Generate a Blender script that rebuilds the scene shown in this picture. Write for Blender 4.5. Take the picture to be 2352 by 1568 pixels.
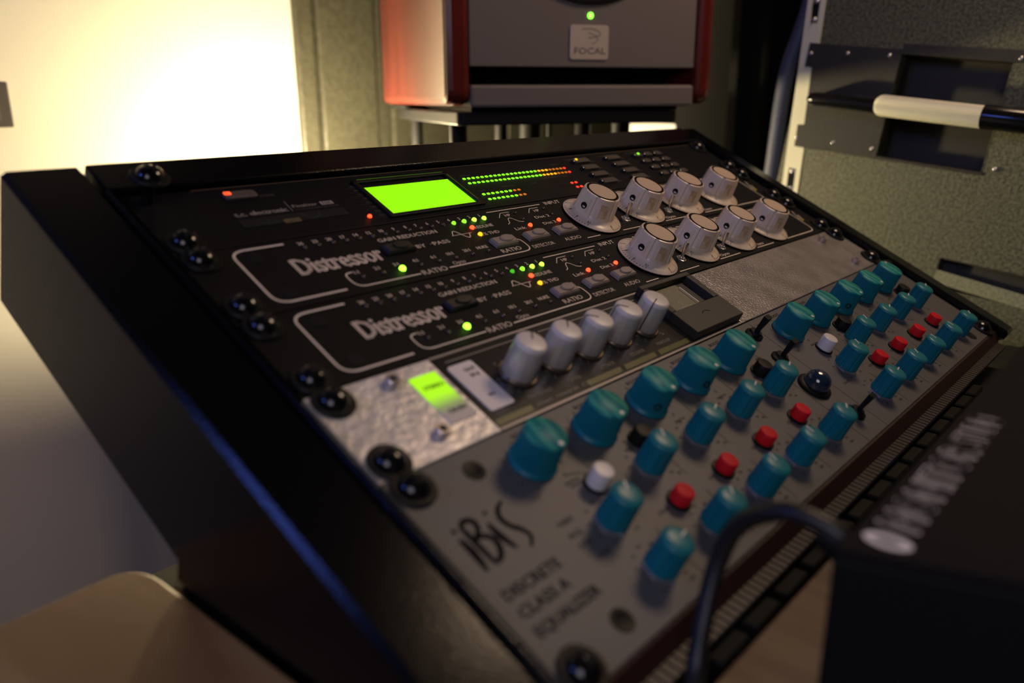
import bpy, bmesh, math, random
from mathutils import Vector, Matrix
from math import sin, cos, pi, radians

for o in list(bpy.data.objects): bpy.data.objects.remove(o)
SC = bpy.context.scene
COL = SC.collection
MM = 0.001
ZOFF = 0.900                      # height of the rack's top edge above the floor
TILT = radians(26.5)
random.seed(4)

# ------------------------------------------------------------------ camera
cam_d = bpy.data.cameras.new('camera'); cam = bpy.data.objects.new('camera', cam_d); COL.objects.link(cam)
cam_d.sensor_width = 36.0
cam_d.lens = 1884.455 / 2352 * 36.0
R_ = Vector((0.65628, -0.75450, -0.00340)); D_ = Vector((-0.21897, -0.18620, -0.95780)); F_ = Vector((0.72204, 0.62930, -0.28740))
F_.normalize(); D_ = (D_ - F_ * D_.dot(F_)).normalized(); R_ = D_.cross(F_).normalized()
M = Matrix((( R_.x, -D_.x, -F_.x, 0), (R_.y, -D_.y, -F_.y, 0), (R_.z, -D_.z, -F_.z, 0), (0, 0, 0, 1)))
cam.matrix_world = Matrix.Translation((-0.1511, -0.3466, ZOFF + 0.0396)) @ M
cam_d.clip_start = 0.01
cam_d.dof.use_dof = True
cam_d.dof.focus_distance = 0.470
cam_d.dof.aperture_fstop = 5.2
cam_d.dof.aperture_blades = 7
SC.camera = cam

# ------------------------------------------------------------------ world, lights, exposure
w = bpy.data.worlds.new('world'); SC.world = w; w.use_nodes = True
w.node_tree.nodes['Background'].inputs[0].default_value = (0.6, 0.7, 1.0, 1)
w.node_tree.nodes['Background'].inputs[1].default_value = 0.0006
SC.view_settings.view_transform = 'Standard'; SC.view_settings.look = 'None'
SC.view_settings.exposure = 0.0; SC.view_settings.gamma = 1.0
SC.view_settings.use_curve_mapping = False

def area(name, loc, target, size, power, color, size_y=None):
    l = bpy.data.lights.new(name, 'AREA'); l.energy = power; l.color = color; l.size = size
    if size_y: l.shape = 'RECTANGLE'; l.size_y = size_y
    o = bpy.data.objects.new(name, l); COL.objects.link(o)
    o.location = loc; d = Vector(target) - Vector(loc)
    o.rotation_euler = d.to_track_quat('-Z', 'Y').to_euler()
    return o
# the warm room lamp in front of the desk, and the blue computer screen at the left
area('room_lamp', (0.60, -0.28, ZOFF + 0.52), (0.28, -0.10, ZOFF - 0.08), 0.18, 1.9, (1.0, 0.70, 0.46))
area('screen_glow', (-0.88, 0.13, ZOFF + 0.55), (0.1, -0.1, ZOFF), 0.27, 1.5, (0.13, 0.22, 1.0), 0.15)
area('left_fill_light', (-0.48, -0.58, ZOFF + 0.34), (0.50, -0.60, ZOFF - 0.10), 0.4, 1.5, (0.92, 0.86, 1.0))  # added soft fill low at the camera's left, no real source modelled

# ------------------------------------------------------------------ materials
MATS = {}
def mat(name, col, rough=0.5, metal=0.0, bump=0.0, bscale=300.0, var=0.0, vscale=40.0, col2=None, emit=None, estr=0.0, spec=None, coat=0.0, trans=0.0, stretch=None):
    if name in MATS: return MATS[name]
    m = bpy.data.materials.new(name); m.use_nodes = True
    nt = m.node_tree; b = nt.nodes['Principled BSDF']
    b.inputs['Base Color'].default_value = (*col, 1); b.inputs['Roughness'].default_value = rough
    b.inputs['Metallic'].default_value = metal
    if spec is not None: b.inputs['Specular IOR Level'].default_value = spec
    if coat: b.inputs['Coat Weight'].default_value = coat; b.inputs['Coat Roughness'].default_value = 0.15
    if trans: b.inputs['Transmission Weight'].default_value = trans
    if emit: b.inputs['Emission Color'].default_value = (*emit, 1); b.inputs['Emission Strength'].default_value = estr
    tc = nt.nodes.new('ShaderNodeTexCoord'); src = tc.outputs['Object']
    if stretch:
        mp = nt.nodes.new('ShaderNodeMapping'); mp.inputs['Scale'].default_value = stretch
        nt.links.new(src, mp.inputs['Vector']); src = mp.outputs['Vector']
    if var or col2:
        n = nt.nodes.new('ShaderNodeTexNoise'); n.inputs['Scale'].default_value = vscale; n.inputs['Detail'].default_value = 5
        nt.links.new(src, n.inputs['Vector'])
        r = nt.nodes.new('ShaderNodeValToRGB')
        c2 = col2 if col2 else tuple(c * (1 - var) for c in col)
        r.color_ramp.elements[0].position = 0.38; r.color_ramp.elements[1].position = 0.62
        r.color_ramp.elements[0].color = (*c2, 1); r.color_ramp.elements[1].color = (*col, 1)
        nt.links.new(n.outputs['Fac'], r.inputs['Fac']); nt.links.new(r.outputs['Color'], b.inputs['Base Color'])
    if bump:
        n = nt.nodes.new('ShaderNodeTexNoise'); n.inputs['Scale'].default_value = bscale; n.inputs['Detail'].default_value = 3
        nt.links.new(src, n.inputs['Vector'])
        bp = nt.nodes.new('ShaderNodeBump'); bp.inputs['Strength'].default_value = bump; bp.inputs['Distance'].default_value = 0.001
        nt.links.new(n.outputs['Fac'], bp.inputs['Height']); nt.links.new(bp.outputs['Normal'], b.inputs['Normal'])
    MATS[name] = m
    return m

black_paint = mat('black_satin_panel', (0.0065, 0.0065, 0.0075), 0.55, spec=0.12, bump=0.25, bscale=2500)
black_wood = mat('black_lacquered_board', (0.0045, 0.0043, 0.0048), 0.17, spec=0.24, bump=0.08, bscale=900)
black_plastic = mat('black_plastic', (0.008, 0.008, 0.009), 0.5, spec=0.2)
black_gloss = mat('glossy_black_enamel', (0.006, 0.006, 0.007), 0.16, spec=0.6)
dark_void = mat('dark_recess', (0.002, 0.002, 0.002), 0.9)
print_white = mat('white_print', (0.90, 0.77, 0.68), 0.6)
print_grey = mat('grey_print', (0.34, 0.31, 0.29), 0.6)
print_black = mat('black_print', (0.004, 0.004, 0.005), 0.7, spec=0.08)
print_dim = mat('faded_dark_print', (0.040, 0.037, 0.037), 0.7, spec=0.1)
cream_knob = mat('cream_plastic', (0.76, 0.61, 0.46), 0.35, col2=(0.80, 0.68, 0.56), vscale=120, coat=0.3)
cream_cap = mat('cream_cap', (0.62, 0.47, 0.35), 0.5)
grime = mat('worn_yellowed_patch', (0.50, 0.32, 0.14), 0.5, col2=(0.74, 0.58, 0.40), vscale=260)
grey_button = mat('grey_plastic_button', (0.30, 0.25, 0.23), 0.5)
chrome = mat('chrome', (0.75, 0.73, 0.72), 0.22, 0.85)
copper_chrome = mat('steel_socket_head', (0.60, 0.52, 0.48), 0.3, 0.7)
def hammered(name, c, rough, bs):
    m = mat(name, c, rough, 0.35, bump=0.6, bscale=bs, var=0.25, vscale=60)
    return m
silver_left = hammered('scratched_silver_plate', (0.82, 0.78, 0.77), 0.42, 260)
silver_hammer = hammered('hammered_silver_enamel', (0.38, 0.345, 0.33), 0.26, 650)
smoke_acrylic = mat('smoked_acrylic', (0.035, 0.031, 0.028), 0.18, coat=0.4)
olive_print = mat('olive_reflex_stripe', (0.085, 0.085, 0.012), 0.35)
white_plate = mat('white_enamel', (0.88, 0.80, 0.80), 0.5)
white_knob = mat('white_plastic', (0.74, 0.68, 0.64), 0.38)
silver_knob = mat('satin_silver_knob', (0.66, 0.62, 0.58), 0.36, 0.35, stretch=(1, 1, 0.02), var=0.15, vscale=900)
eq_panel = mat('pale_grey_equalizer_paint', (0.106, 0.103, 0.106), 0.5, bump=0.1, bscale=1500)
red_plastic = mat('red_plastic', (0.62, 0.012, 0.020), 0.5, spec=0.15)
teal_side = mat('teal_plastic', (0.004, 0.15, 0.20), 0.36, spec=0.3)
dark_glass = mat('dark_blue_lens', (0.015, 0.03, 0.06), 0.08, spec=0.8, coat=1.0)
def marbled():
    m = mat('marbled_teal_cap', (0.02, 0.22, 0.20), 0.45, spec=0.2)
    nt = m.node_tree; b = nt.nodes['Principled BSDF']
    oi = nt.nodes.new('ShaderNodeObjectInfo'); tc = nt.nodes.new('ShaderNodeTexCoord')
    ad = nt.nodes.new('ShaderNodeVectorMath'); ad.operation = 'ADD'
    nt.links.new(tc.outputs['Object'], ad.inputs[0]); nt.links.new(oi.outputs['Location'], ad.inputs[1])
    wv = nt.nodes.new('ShaderNodeTexWave'); wv.inputs['Scale'].default_value = 55; wv.inputs['Distortion'].default_value = 6
    wv.inputs['Detail'].default_value = 3; wv.inputs['Detail Scale'].default_value = 1.2
    nt.links.new(ad.outputs[0], wv.inputs['Vector'])
    r = nt.nodes.new('ShaderNodeValToRGB')
    r.color_ramp.elements[0].color = (0.002, 0.18, 0.21, 1); r.color_ramp.elements[1].color = (0.05, 0.34, 0.28, 1)
    nt.links.new(wv.outputs['Color'], r.inputs['Fac']); nt.links.new(r.outputs['Color'], b.inputs['Base Color'])
    return m
teal_cap = marbled()
def glow(name, c, s, base=None):
    return mat(name, base or tuple(x * 0.3 for x in c), 0.3, emit=c, estr=s)
led_green = glow('green_led_lit', (0.30, 1.0, 0.03), 5.0)
led_green_dim = glow('green_led_dim', (0.10, 0.75, 0.02), 0.7)
led_green_mid = glow('green_led_medium', (0.26, 1.0, 0.02), 1.7)
led_red = glow('red_led_lit', (1.0, 0.045, 0.012), 4.5)
led_yellow = glow('yellow_led_lit', (1.0, 0.50, 0.01), 1.7)
led_off = mat('unlit_led', (0.03, 0.015, 0.012), 0.1, coat=1.0)
seg_green = glow('meter_segment_green', (0.22, 1.0, 0.01), 1.7)
seg_yellow = glow('meter_segment_yellow', (1.0, 0.42, 0.01), 1.5)
seg_amber = glow('meter_segment_amber', (0.8, 0.22, 0.01), 0.7)
seg_red = glow('meter_segment_red', (1.0, 0.04, 0.02), 1.7)

def lcd_material():
    m = bpy.data.materials.new('backlit_green_display'); m.use_nodes = True
    nt = m.node_tree; b = nt.nodes['Principled BSDF']; b.inputs['Base Color'].default_value = (0.1, 0.2, 0.01, 1); b.inputs['Roughness'].default_value = 0.4
    n = nt.nodes.new('ShaderNodeTexNoise'); n.inputs['Scale'].default_value = 12
    r = nt.nodes.new('ShaderNodeValToRGB'); r.color_ramp.elements[0].color = (0.25, 0.92, 0.0, 1); r.color_ramp.elements[1].color = (0.34, 1.0, 0.0, 1)
    nt.links.new(n.outputs['Fac'], r.inputs['Fac']); nt.links.new(r.outputs['Color'], b.inputs['Emission Color'])
    b.inputs['Emission Strength'].default_value = 1.05
    return m
lcd_mat = lcd_material()

# ------------------------------------------------------------------ mesh helpers (coordinates in millimetres)
def bm_(): return bmesh.new()
def box(bm, x0, x1, y0, y1, z0, z1, m=None):
    vs = [bm.verts.new((x, y, z)) for z in (z0, z1) for y in (y0, y1) for x in (x0, x1)]
    if m: 
        for v in vs: v.co = m @ v.co
    for f in ((0, 2, 3, 1), (4, 5, 7, 6), (0, 1, 5, 4), (2, 6, 7, 3), (0, 4, 6, 2), (1, 3, 7, 5)):
        bm.faces.new([vs[i] for i in f])
def lathe(bm, prof, n=32, cx=0, cy=0, z0=0, fl=None, m=None):
    """prof: list of (r, z); fl(angle, r, z) -> r"""
    rings = []
    for r, z in prof:
        ring = []
        if r < 1e-6:
            v = bm.verts.new((cx, cy, z0 + z)); ring = [v] * n
            if m: v.co = m @ v.co
        else:
            for i in range(n):
                a = 2 * pi * i / n; rr = fl(a, r, z) if fl else r
                v = bm.verts.new((cx + rr * cos(a), cy + rr * sin(a), z0 + z))
                if m: v.co = m @ v.co
                ring.append(v)
        rings.append(ring)
    for a, b in zip(rings, rings[1:]):
        for i in range(n):
            j = (i + 1) % n
            q = [a[i], a[j], b[j], b[i]]; s = []
            for v in q:
                if v not in s: s.append(v)
            if len(s) > 2:
                try: bm.faces.new(s)
                except ValueError: pass
    for ring in (rings[0], rings[-1]):
        if ring[0] is not ring[1]:
            try: bm.faces.new(ring if ring is rings[-1] else ring[::-1])
            except ValueError: pass
def prism(bm, pts, h0, h1, axis='z', m=None):
    """polygon extruded along an axis; pts are (a, b)"""
    def mk(p, h):
        c = {'z': (p[0], p[1], h), 'x': (h, p[0], p[1]), 'y': (p[0], h, p[1])}[axis]
        v = bm.verts.new(c)
        if m: v.co = m @ v.co
        return v
    lo = [mk(p, h0) for p in pts]; hi = [mk(p, h1) for p in pts]; n = len(pts)
    bm.faces.new(lo[::-1]); bm.faces.new(hi)
    for i in range(n): bm.faces.new((lo[i], lo[(i + 1) % n], hi[(i + 1) % n], hi[i]))
def rrect(x0, x1, y0, y1, r, n=4):
    pts = []
    for cx, cy, a0 in ((x1 - r, y1 - r, 0), (x0 + r, y1 - r, 90), (x0 + r, y0 + r, 180), (x1 - r, y0 + r, 270)):
        for i in range(n + 1):
            a = radians(a0 + 90 * i / n); pts.append((cx + r * cos(a), cy + r * sin(a)))
    return pts
def tube(bm, path, rad, n=10):
    path = [Vector(p) for p in path]; rings = []; dd = path[-1] - path[0]; up = Vector((0, 0, 1)) if abs(dd.z) < dd.length * 0.8 else Vector((1, 0.02, 0))
    for i, p in enumerate(path):
        d = (path[min(i + 1, len(path) - 1)] - path[max(i - 1, 0)]).normalized()
        s = d.cross(up); s = s.normalized() if s.length > 1e-4 else Vector((1, 0, 0)); t = s.cross(d)
        r = rad[i] if isinstance(rad, (list, tuple)) else rad
        rings.append([bm.verts.new(p + s * r * cos(2 * pi * k / n) + t * r * sin(2 * pi * k / n)) for k in range(n)])
    for a, b in zip(rings, rings[1:]):
        for k in range(n): bm.faces.new((a[k], a[(k + 1) % n], b[(k + 1) % n], b[k]))
    bm.faces.new(rings[0][::-1]); bm.faces.new(rings[-1])
def smooth_path(pts, k=8):
    P = [Vector(p) for p in pts]; out = []
    for i in range(len(P) - 1):
        p0 = P[max(i - 1, 0)]; p1 = P[i]; p2 = P[i + 1]; p3 = P[min(i + 2, len(P) - 1)]
        for j in range(k):
            t = j / k
            out.append(0.5 * ((2 * p1) + (p2 - p0) * t + (2 * p0 - 5 * p1 + 4 * p2 - p3) * t * t + (3 * p1 - p0 - 3 * p2 + p3) * t ** 3))
    out.append(P[-1]); return out
def mesh(bm, name, material, smooth=False, angle=40):
    bmesh.ops.recalc_face_normals(bm, faces=bm.faces)
    me = bpy.data.meshes.new(name); bm.to_mesh(me); bm.free()
    me.transform(Matrix.Scale(MM, 4)); me.materials.append(material)
    if smooth:
        me.polygons.foreach_set('use_smooth', [True] * len(me.polygons))
        try: me.set_sharp_from_angle(angle=radians(angle))
        except Exception: pass
    return me
def link(name, me, parent=None, loc=(0, 0, 0), rotz=0.0):
    o = bpy.data.objects.new(name, me); COL.objects.link(o)
    o.parent = parent; o.location = Vector(loc) * MM; o.rotation_euler = (0, 0, rotz)
    return o
def part(name, bm, material, parent, loc=(0, 0, 0), smooth=False, bevel=0, rotz=0, angle=40):
    o = link(name, mesh(bm, name, material, smooth, angle), parent, loc, rotz)
    if bevel:
        b = o.modifiers.new('bevel', 'BEVEL'); b.width = bevel * MM; b.segments = 2; b.limit_method = 'ANGLE'; b.angle_limit = radians(40)
    return o
def thing(name, label, cat, loc=(0, 0, 0), rot=(0, 0, 0), group=None, kind=None):
    o = bpy.data.objects.new(name, None); COL.objects.link(o)
    o.location = (loc[0] * MM, loc[1] * MM, loc[2] * MM + ZOFF); o.rotation_euler = rot
    o.empty_display_size = 0.02
    o['label'] = label; o['category'] = cat
    if group: o['group'] = group
    return o
def structure(name, bm, material, loc=(0, 0, 0)):
    o = link(name, mesh(bm, name, material)); o.location = (loc[0] * MM, loc[1] * MM, loc[2] * MM + ZOFF); o['kind'] = 'structure'
    return o
def sub(src, name, parent, loc=(0, 0, 0), rotz=0):
    """linked copy of a part mesh"""
    return link(name, src, parent, loc, rotz)

# flat print: text and strokes collected in one bmesh, coordinates (u, v) with v downwards
_tc = {}
def glyphs(s):
    if s in _tc: return _tc[s]
    cu = bpy.data.curves.new('t', 'FONT'); cu.body = s; cu.size = 1.0; cu.resolution_u = 2
    ob = bpy.data.objects.new('t', cu); me = bpy.data.meshes.new_from_object(ob)
    vs = [v.co.copy() for v in me.vertices]; fs = [tuple(p.vertices) for p in me.polygons]
    bpy.data.objects.remove(ob); bpy.data.meshes.remove(me); bpy.data.curves.remove(cu)
    _tc[s] = (vs, fs); return _tc[s]
CAP = 0.70
class Print:
    def __init__(s, z=0.12): s.bm = bmesh.new(); s.z = z
    def text(s, t, u0, vb, cap, u1=None, rot=0.0, align='l', bold=0.0):
        vs, fs = glyphs(t)
        if not vs: return
        x0 = min(v.x for v in vs); x1 = max(v.x for v in vs)
        sy = cap / CAP; sx = (u1 - u0) / (x1 - x0) if u1 is not None else sy
        wd = (x1 - x0) * sx; off = 0 if align == 'l' else (-wd / 2 if align == 'c' else -wd)
        c, n = cos(rot), sin(rot)
        for dx, dy in (((0, 0),) if not bold else ((-bold, 0), (bold, 0), (0, bold * .6), (0, -bold * .6))):
            nv = []
            for v in vs:
                x = (v.x - x0) * sx + off + dx; y = v.y * sy + dy
                nv.append(s.bm.verts.new((u0 + x * c - y * n, -vb + x * n + y * c, s.z)))
            for f in fs:
                try: s.bm.faces.new([nv[i] for i in f])
                except ValueError: pass
    def line(s, pts, wd, closed=False):
        P = [Vector((p[0], -p[1])) for p in pts]; n = len(P)
        if not hasattr(wd, '__len__'): wd = [wd] * n
        L = []; Rr = []
        for i in range(n):
            a = P[max(i - 1, 0)]; b = P[min(i + 1, n - 1)]
            if closed: a = P[i - 1]; b = P[(i + 1) % n]
            d = (b - a)
            d = d.normalized() if d.length > 0 else Vector((1, 0)); nn = Vector((-d.y, d.x)) * wd[i] / 2
            L.append(s.bm.verts.new((P[i].x + nn.x, P[i].y + nn.y, s.z))); Rr.append(s.bm.verts.new((P[i].x - nn.x, P[i].y - nn.y, s.z)))
        for i in range(n if closed else n - 1):
            j = (i + 1) % n; s.bm.faces.new((L[i], Rr[i], Rr[j], L[j]))
    def rect(s, u0, u1, v0, v1): s.poly([(u0, v0), (u1, v0), (u1, v1), (u0, v1)])
    def poly(s, pts): s.bm.faces.new([s.bm.verts.new((p[0], -p[1], s.z)) for p in pts])
    def disc(s, u, v, r, n=12): s.poly([(u + r * cos(2 * pi * k / n), v + r * sin(2 * pi * k / n)) for k in range(n)])
    def done(s, name, material, parent): return part(name, s.bm, material, parent)
def corner(p0, c, p1, n=6):
    """quadratic rounded corner from p0 via c to p1"""
    return [((1 - t) ** 2 * p0[0] + 2 * t * (1 - t) * c[0] + t * t * p1[0], (1 - t) ** 2 * p0[1] + 2 * t * (1 - t) * c[1] + t * t * p1[1]) for t in [i / n for i in range(n + 1)]]

# ------------------------------------------------------------------ the setting
wall_paint = mat('cream_wall_paint', (0.80, 0.77, 0.68), 0.9, bump=0.25, bscale=70)
dark_wall = mat('dark_room_paint', (0.012, 0.011, 0.011), 0.9)
floor_m = mat('dark_carpet', (0.05, 0.04, 0.035), 0.95, bump=0.4, bscale=500)
b = bm_(); box(b, -2000, 3200, 520, 640, -900, 1600); structure('wall_back', b, wall_paint)
b = bm_(); box(b, -2000, 3200, -2500, 640, -950, -900); structure('floor', b, floor_m)
b = bm_(); box(b, -2000, 3200, -2500, 640, 1600, 1650); structure('ceiling', b, dark_wall)
b = bm_(); box(b, 3200, 3300, -2500, 640, -900, 1600); structure('wall_right', b, dark_wall)
b = bm_(); box(b, -2100, -2000, -2500, 640, -900, 1600); structure('wall_left', b, dark_wall)
b = bm_(); box(b, -2000, 3200, -2600, -2500, -900, 1600); structure('wall_front', b, dark_wall)

# ------------------------------------------------------------------ speckled partition behind the speaker
def speckled(name, c1, c2, rough=0.42, sc=420):
    m = mat(name, c1, rough, bump=0.9, bscale=sc, col2=c2, vscale=sc * 0.6, spec=0.6)
    nt = m.node_tree; bs = nt.nodes['Principled BSDF']
    tc = nt.nodes.new('ShaderNodeTexCoord'); v = nt.nodes.new('ShaderNodeTexVoronoi'); v.inputs['Scale'].default_value = sc * 0.35
    nt.links.new(tc.outputs['Object'], v.inputs['Vector'])
    r = nt.nodes.new('ShaderNodeValToRGB'); r.color_ramp.elements[0].position = 0.03; r.color_ramp.elements[1].position = 0.12
    r.color_ramp.elements[0].color = (0.12, 0.12, 0.12, 1); r.color_ramp.elements[1].color = (rough, rough, rough, 1)
    nt.links.new(v.outputs['Distance'], r.inputs['Fac']); nt.links.new(r.outputs['Color'], bs.inputs['Roughness'])
    return m
speck_wall = speckled('grey_speckled_coating', (0.092, 0.088, 0.060), (0.066, 0.062, 0.043), sc=260)
speck_case = speckled('speckled_case_coating', (0.160, 0.165, 0.082), (0.05, 0.052, 0.026), sc=700)
pt = thing('acoustic_partition', 'grey speckled upright partition between the bright wall and the red-sided speaker', 'partition', (0, 0, -900))
for x0, x1, y0, y1 in ((452, 477, 511, 519), (479, 566, 505, 519), (568, 590, 511, 519), (592, 820, 506, 519), (822, 1150, 506, 519)):
    b = bm_(); box(b, x0, x1, y0, y1, 0, 2000); part('panel', b, speck_wall, pt, bevel=3)

# ------------------------------------------------------------------ the lamp hidden behind the rack
bulb_m = glow('lamp_glass_lit', (1.0, 0.81, 0.47), 930.0)
tb = thing('lamp_table', 'small dark table behind the rack console', 'table', (0, 0, -900))
b = bm_(); box(b, 290, 432, 278, 396, 780, 797); part('table_top', b, black_wood, tb, bevel=1)
for x in (293, 408):
    for y in (282, 374):
        b = bm_(); box(b, x, x + 20, y, y + 20, 0, 780); part('leg', b, black_wood, tb)
lp = thing('table_lamp', 'lit globe lamp standing low behind the rack console', 'lamp', (400, 355, -103))
b = bm_(); lathe(b, [(22, 0), (22, 4), (10, 8), (8, 20)], 24); part('base', b, black_plastic, lp, smooth=True)
b = bm_(); lathe(b, [(0, 20), (9, 22), (13, 28), (15.5, 37), (13, 46), (7, 52), (0, 54)], 20); part('globe', b, bulb_m, lp, smooth=True, angle=80)

shade_m = glow('lit_lampshade', (1.0, 0.82, 0.50), 1.6)
l2 = thing('lit_lampshade', 'bright glowing lampshade glimpsed under the speaker, right of the stand columns', 'lamp', (736, 206, -900))
b = bm_(); lathe(b, [(48, 0), (48, 12), (6, 16), (5, 820)], 24); part('foot', b, black_plastic, l2, smooth=True)
b = bm_(); lathe(b, [(37, 822), (33, 905), (31, 905), (34, 823)], 32); part('shade', b, shade_m, l2, smooth=True)
# small dark fitting on the left wall edge
wf = thing('wall_fitting', 'small dark rectangular fitting on the bright wall at the left', 'wall fitting', (56, 520, 0))
b = bm_(); box(b, 0, 81, -10, 0, 13, 53); part('body', b, mat('dull_grey_plastic', (0.055, 0.045, 0.045), 0.6), wf, bevel=1.5)
b = bm_(); box(b, 8, 70, -12, -10, 19, 46); part('cover', b, mat('dull_grey_cover', (0.07, 0.058, 0.058), 0.55), wf, bevel=0.5)

# ------------------------------------------------------------------ black curtain
cur = thing('curtain', 'heavy black curtain hanging between the speaker and the handled case', 'curtain', (0, 0, -900))
b = bm_(); A = Vector((880, 165)); B = Vector((1300, 160)); n = 90; lo = []; hi = []
for i in range(n + 1):
    t = i / n; p = A.lerp(B, t); d = (B - A).normalized(); nn = Vector((-d.y, d.x)); off = 14 * sin(t * 46) + 5 * sin(t * 97)
    q = p + nn * off
    lo.append(b.verts.new((q.x, q.y, 20))); hi.append(b.verts.new((q.x, q.y, 2100)))
for i in range(n): b.faces.new((lo[i], lo[i + 1], hi[i + 1], hi[i]))
o = part('cloth', b, mat('black_velvet', (0.004, 0.004, 0.0045), 0.95), cur, smooth=True, angle=80)
sm = o.modifiers.new('thickness', 'SOLIDIFY'); sm.thickness = 0.003
b = bm_(); tube(b, [(870, 165, 2105), (1310, 160, 2105)], 10); part('rail', b, black_plastic, cur, smooth=True)

# ------------------------------------------------------------------ rack console
def rack(name, label, cat, v0=0.0):
    return thing(name, label, cat, (0, -v0 * cos(TILT), -v0 * sin(TILT)), (TILT, 0, 0))
con = rack('rack_console', 'black sloping desktop rack console holding the five audio units', 'rack console')
def wz(v, zt):   # w at which a point of the sloping frame at v reaches world height zt
    return (zt + v * sin(TILT)) / cos(TILT)
DESK = -128.0
for u0, u1 in ((-37, -6.5), (489, 507)):
    b = bm_()
    pts = [(22, 3), (22, -61), (-132, -65), (-134, wz(134, DESK + .5)), (-272, wz(272, DESK + .5)), (-275, -3), (-275, 3)]
    prism(b, pts, u0, u1, axis='x'); part('side_board', b, black_wood, con, bevel=2.0).modifiers[0].segments = 1
b = bm_(); prism(b, [(22, 3), (22, -18), (1.2, -18), (1.2, 3)], -4.5, 487, axis='x'); part('top_rail', b, black_wood, con, bevel=1.0)
for u0, u1 in ((-5, 15), (467, 488)):
    b = bm_(); box(b, u0, u1, -268, 1, -7, -3.4); part('rack_strip', b, black_plastic, con)
    b = bm_(); box(b, *((-6.4, -3.6) if u0 < 0 else (485.6, 488.8)), -268, 0.5, -3.4, 4.4); part('edge_bead', b, black_wood, con, bevel=1.2).modifiers[0].segments = 1
b = bm_(); box(b, -6, 489, -268, 22, -61, -58); part('rear_panel', b, black_wood, con)
b = bm_(); box(b, -6, 489, -268, -180, -61, -57); part('bottom_panel', b, black_wood, con)
maroon = mat('dark_maroon_felt', (0.032, 0.009, 0.009), 0.55)
# front lip under the equalizer: ribbed maroon face with a ribbed clear edge strip
ap = bm_()
Rinv = Matrix.Rotation(-TILT, 4, 'X')
def W(y, z): 
    v = Rinv @ Vector((0, y, z)); return v.y, v.z
for k in range(80):
    u = -6 + k * 6.2
    prism(ap, [W(-239.5, -119.5), W(-242.5, -131.5), W(-236, -131.5), W(-236, -119.5)], u, u + 5.95, axis='x')
prism(ap, [W(-238.6, -120), W(-241.6, -131.5), W(-230, -131.5), W(-230, -120)], -6, 489, axis='x')
o = part('front_lip', ap, maroon, con)
rb = bm_()
for k in range(125):
    u = -6 + k * 3.95
    prism(rb, [W(-241.6, -127.5), W(-247.3, -128.3), W(-247.3, -130.2), W(-241.6, -131.2)], u, u + 2.7, axis='x')
prism(rb, [W(-241, -128.4), W(-246.9, -129.2), W(-246.9, -130.0), W(-241, -130.8)], -6, 489, axis='x')
o = part('ribbed_strip', rb, mat('ribbed_clear_edging', (0.085, 0.070, 0.062), 0.3, 0.2), con); o['label'] = 'pale ribbed edging strip'

# shared fixings -----------------------------------------------------
def dome(R, h, n=5): return [(R * cos(a), h * sin(a)) for a in [pi / 2 * i / n for i in range(n)]] + [(0, h)]
b = bm_(); lathe(b, [(6.2, 0.6)] + [(r, 0.9 + z) for r, z in dome(5.9, 4.6)], 28); SCREW = mesh(b, 'screw_head', black_gloss, True, 60)
b = bm_(); lathe(b, [(8.0, 0.05), (8.1, 0.9), (7.6, 1.5), (5.6, 1.5)], 28); WASHER = mesh(b, 'washer', black_plastic, True)
b = bm_(); box(b, -2.4, 2.4, -0.55, 0.55, 4.4, 5.56); box(b, -0.55, 0.55, -2.4, 2.4, 4.4, 5.56); CROSS = mesh(b, 'cross', dark_void)
b = bm_(); lathe(b, [(2.6, 0), (2.6, 15)], 16); SHANK = mesh(b, 'shank', black_gloss, True)
def rack_screw(par, u, v, rot=0.3, lift=0, washer=True):
    s = sub(SCREW, 'rack_screw', par, (u, -v, lift), rot)
    if washer: sub(WASHER, 'washer', s, (0, 0, 0))
    sub(CROSS, 'cross_recess', s)
    if lift: sub(SHANK, 'shank', s, (0, 0, -lift + .2))
    return s
def faceplate(par, h, material, t=3.2, u0=0.15, u1=482.4, v0=0.35):
    b = bm_(); box(b, u0, u1, -(h - 0.35), -v0, -t, 0)
    return part('faceplate', b, material, par, bevel=0.4)
def chassis(par, h):
    b = bm_(); box(b, 20, 462, -(h - 1), -1, -54, -3.3); return part('chassis', b, black_plastic, par)
b = bm_(); lathe(b, [(1.35, 0), (1.35, 0.5)] + [(r, 0.5 + z) for r, z in dome(1.3, 1.1, 4)], 14); _ledbm = b
def led_mesh(name, m):
    b = bm_(); lathe(b, [(1.35, 0), (1.35, 0.5)] + [(r, 0.5 + z) for r, z in dome(1.3, 1.1, 4)], 14); return mesh(b, name, m, True, 80)
_ledbm.free()
LG, LGD, LGM, LR, LY, LO = [led_mesh('led', m) for m in (led_green, led_green_dim, led_green_mid, led_red, led_yellow, led_off)]
def led(par, u, v, me, s=1.0, label=None):
    o = sub(me, 'led', par, (u, -v, 0)); o.scale = (s, s, s)
    if label: o['label'] = label
    return o

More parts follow.
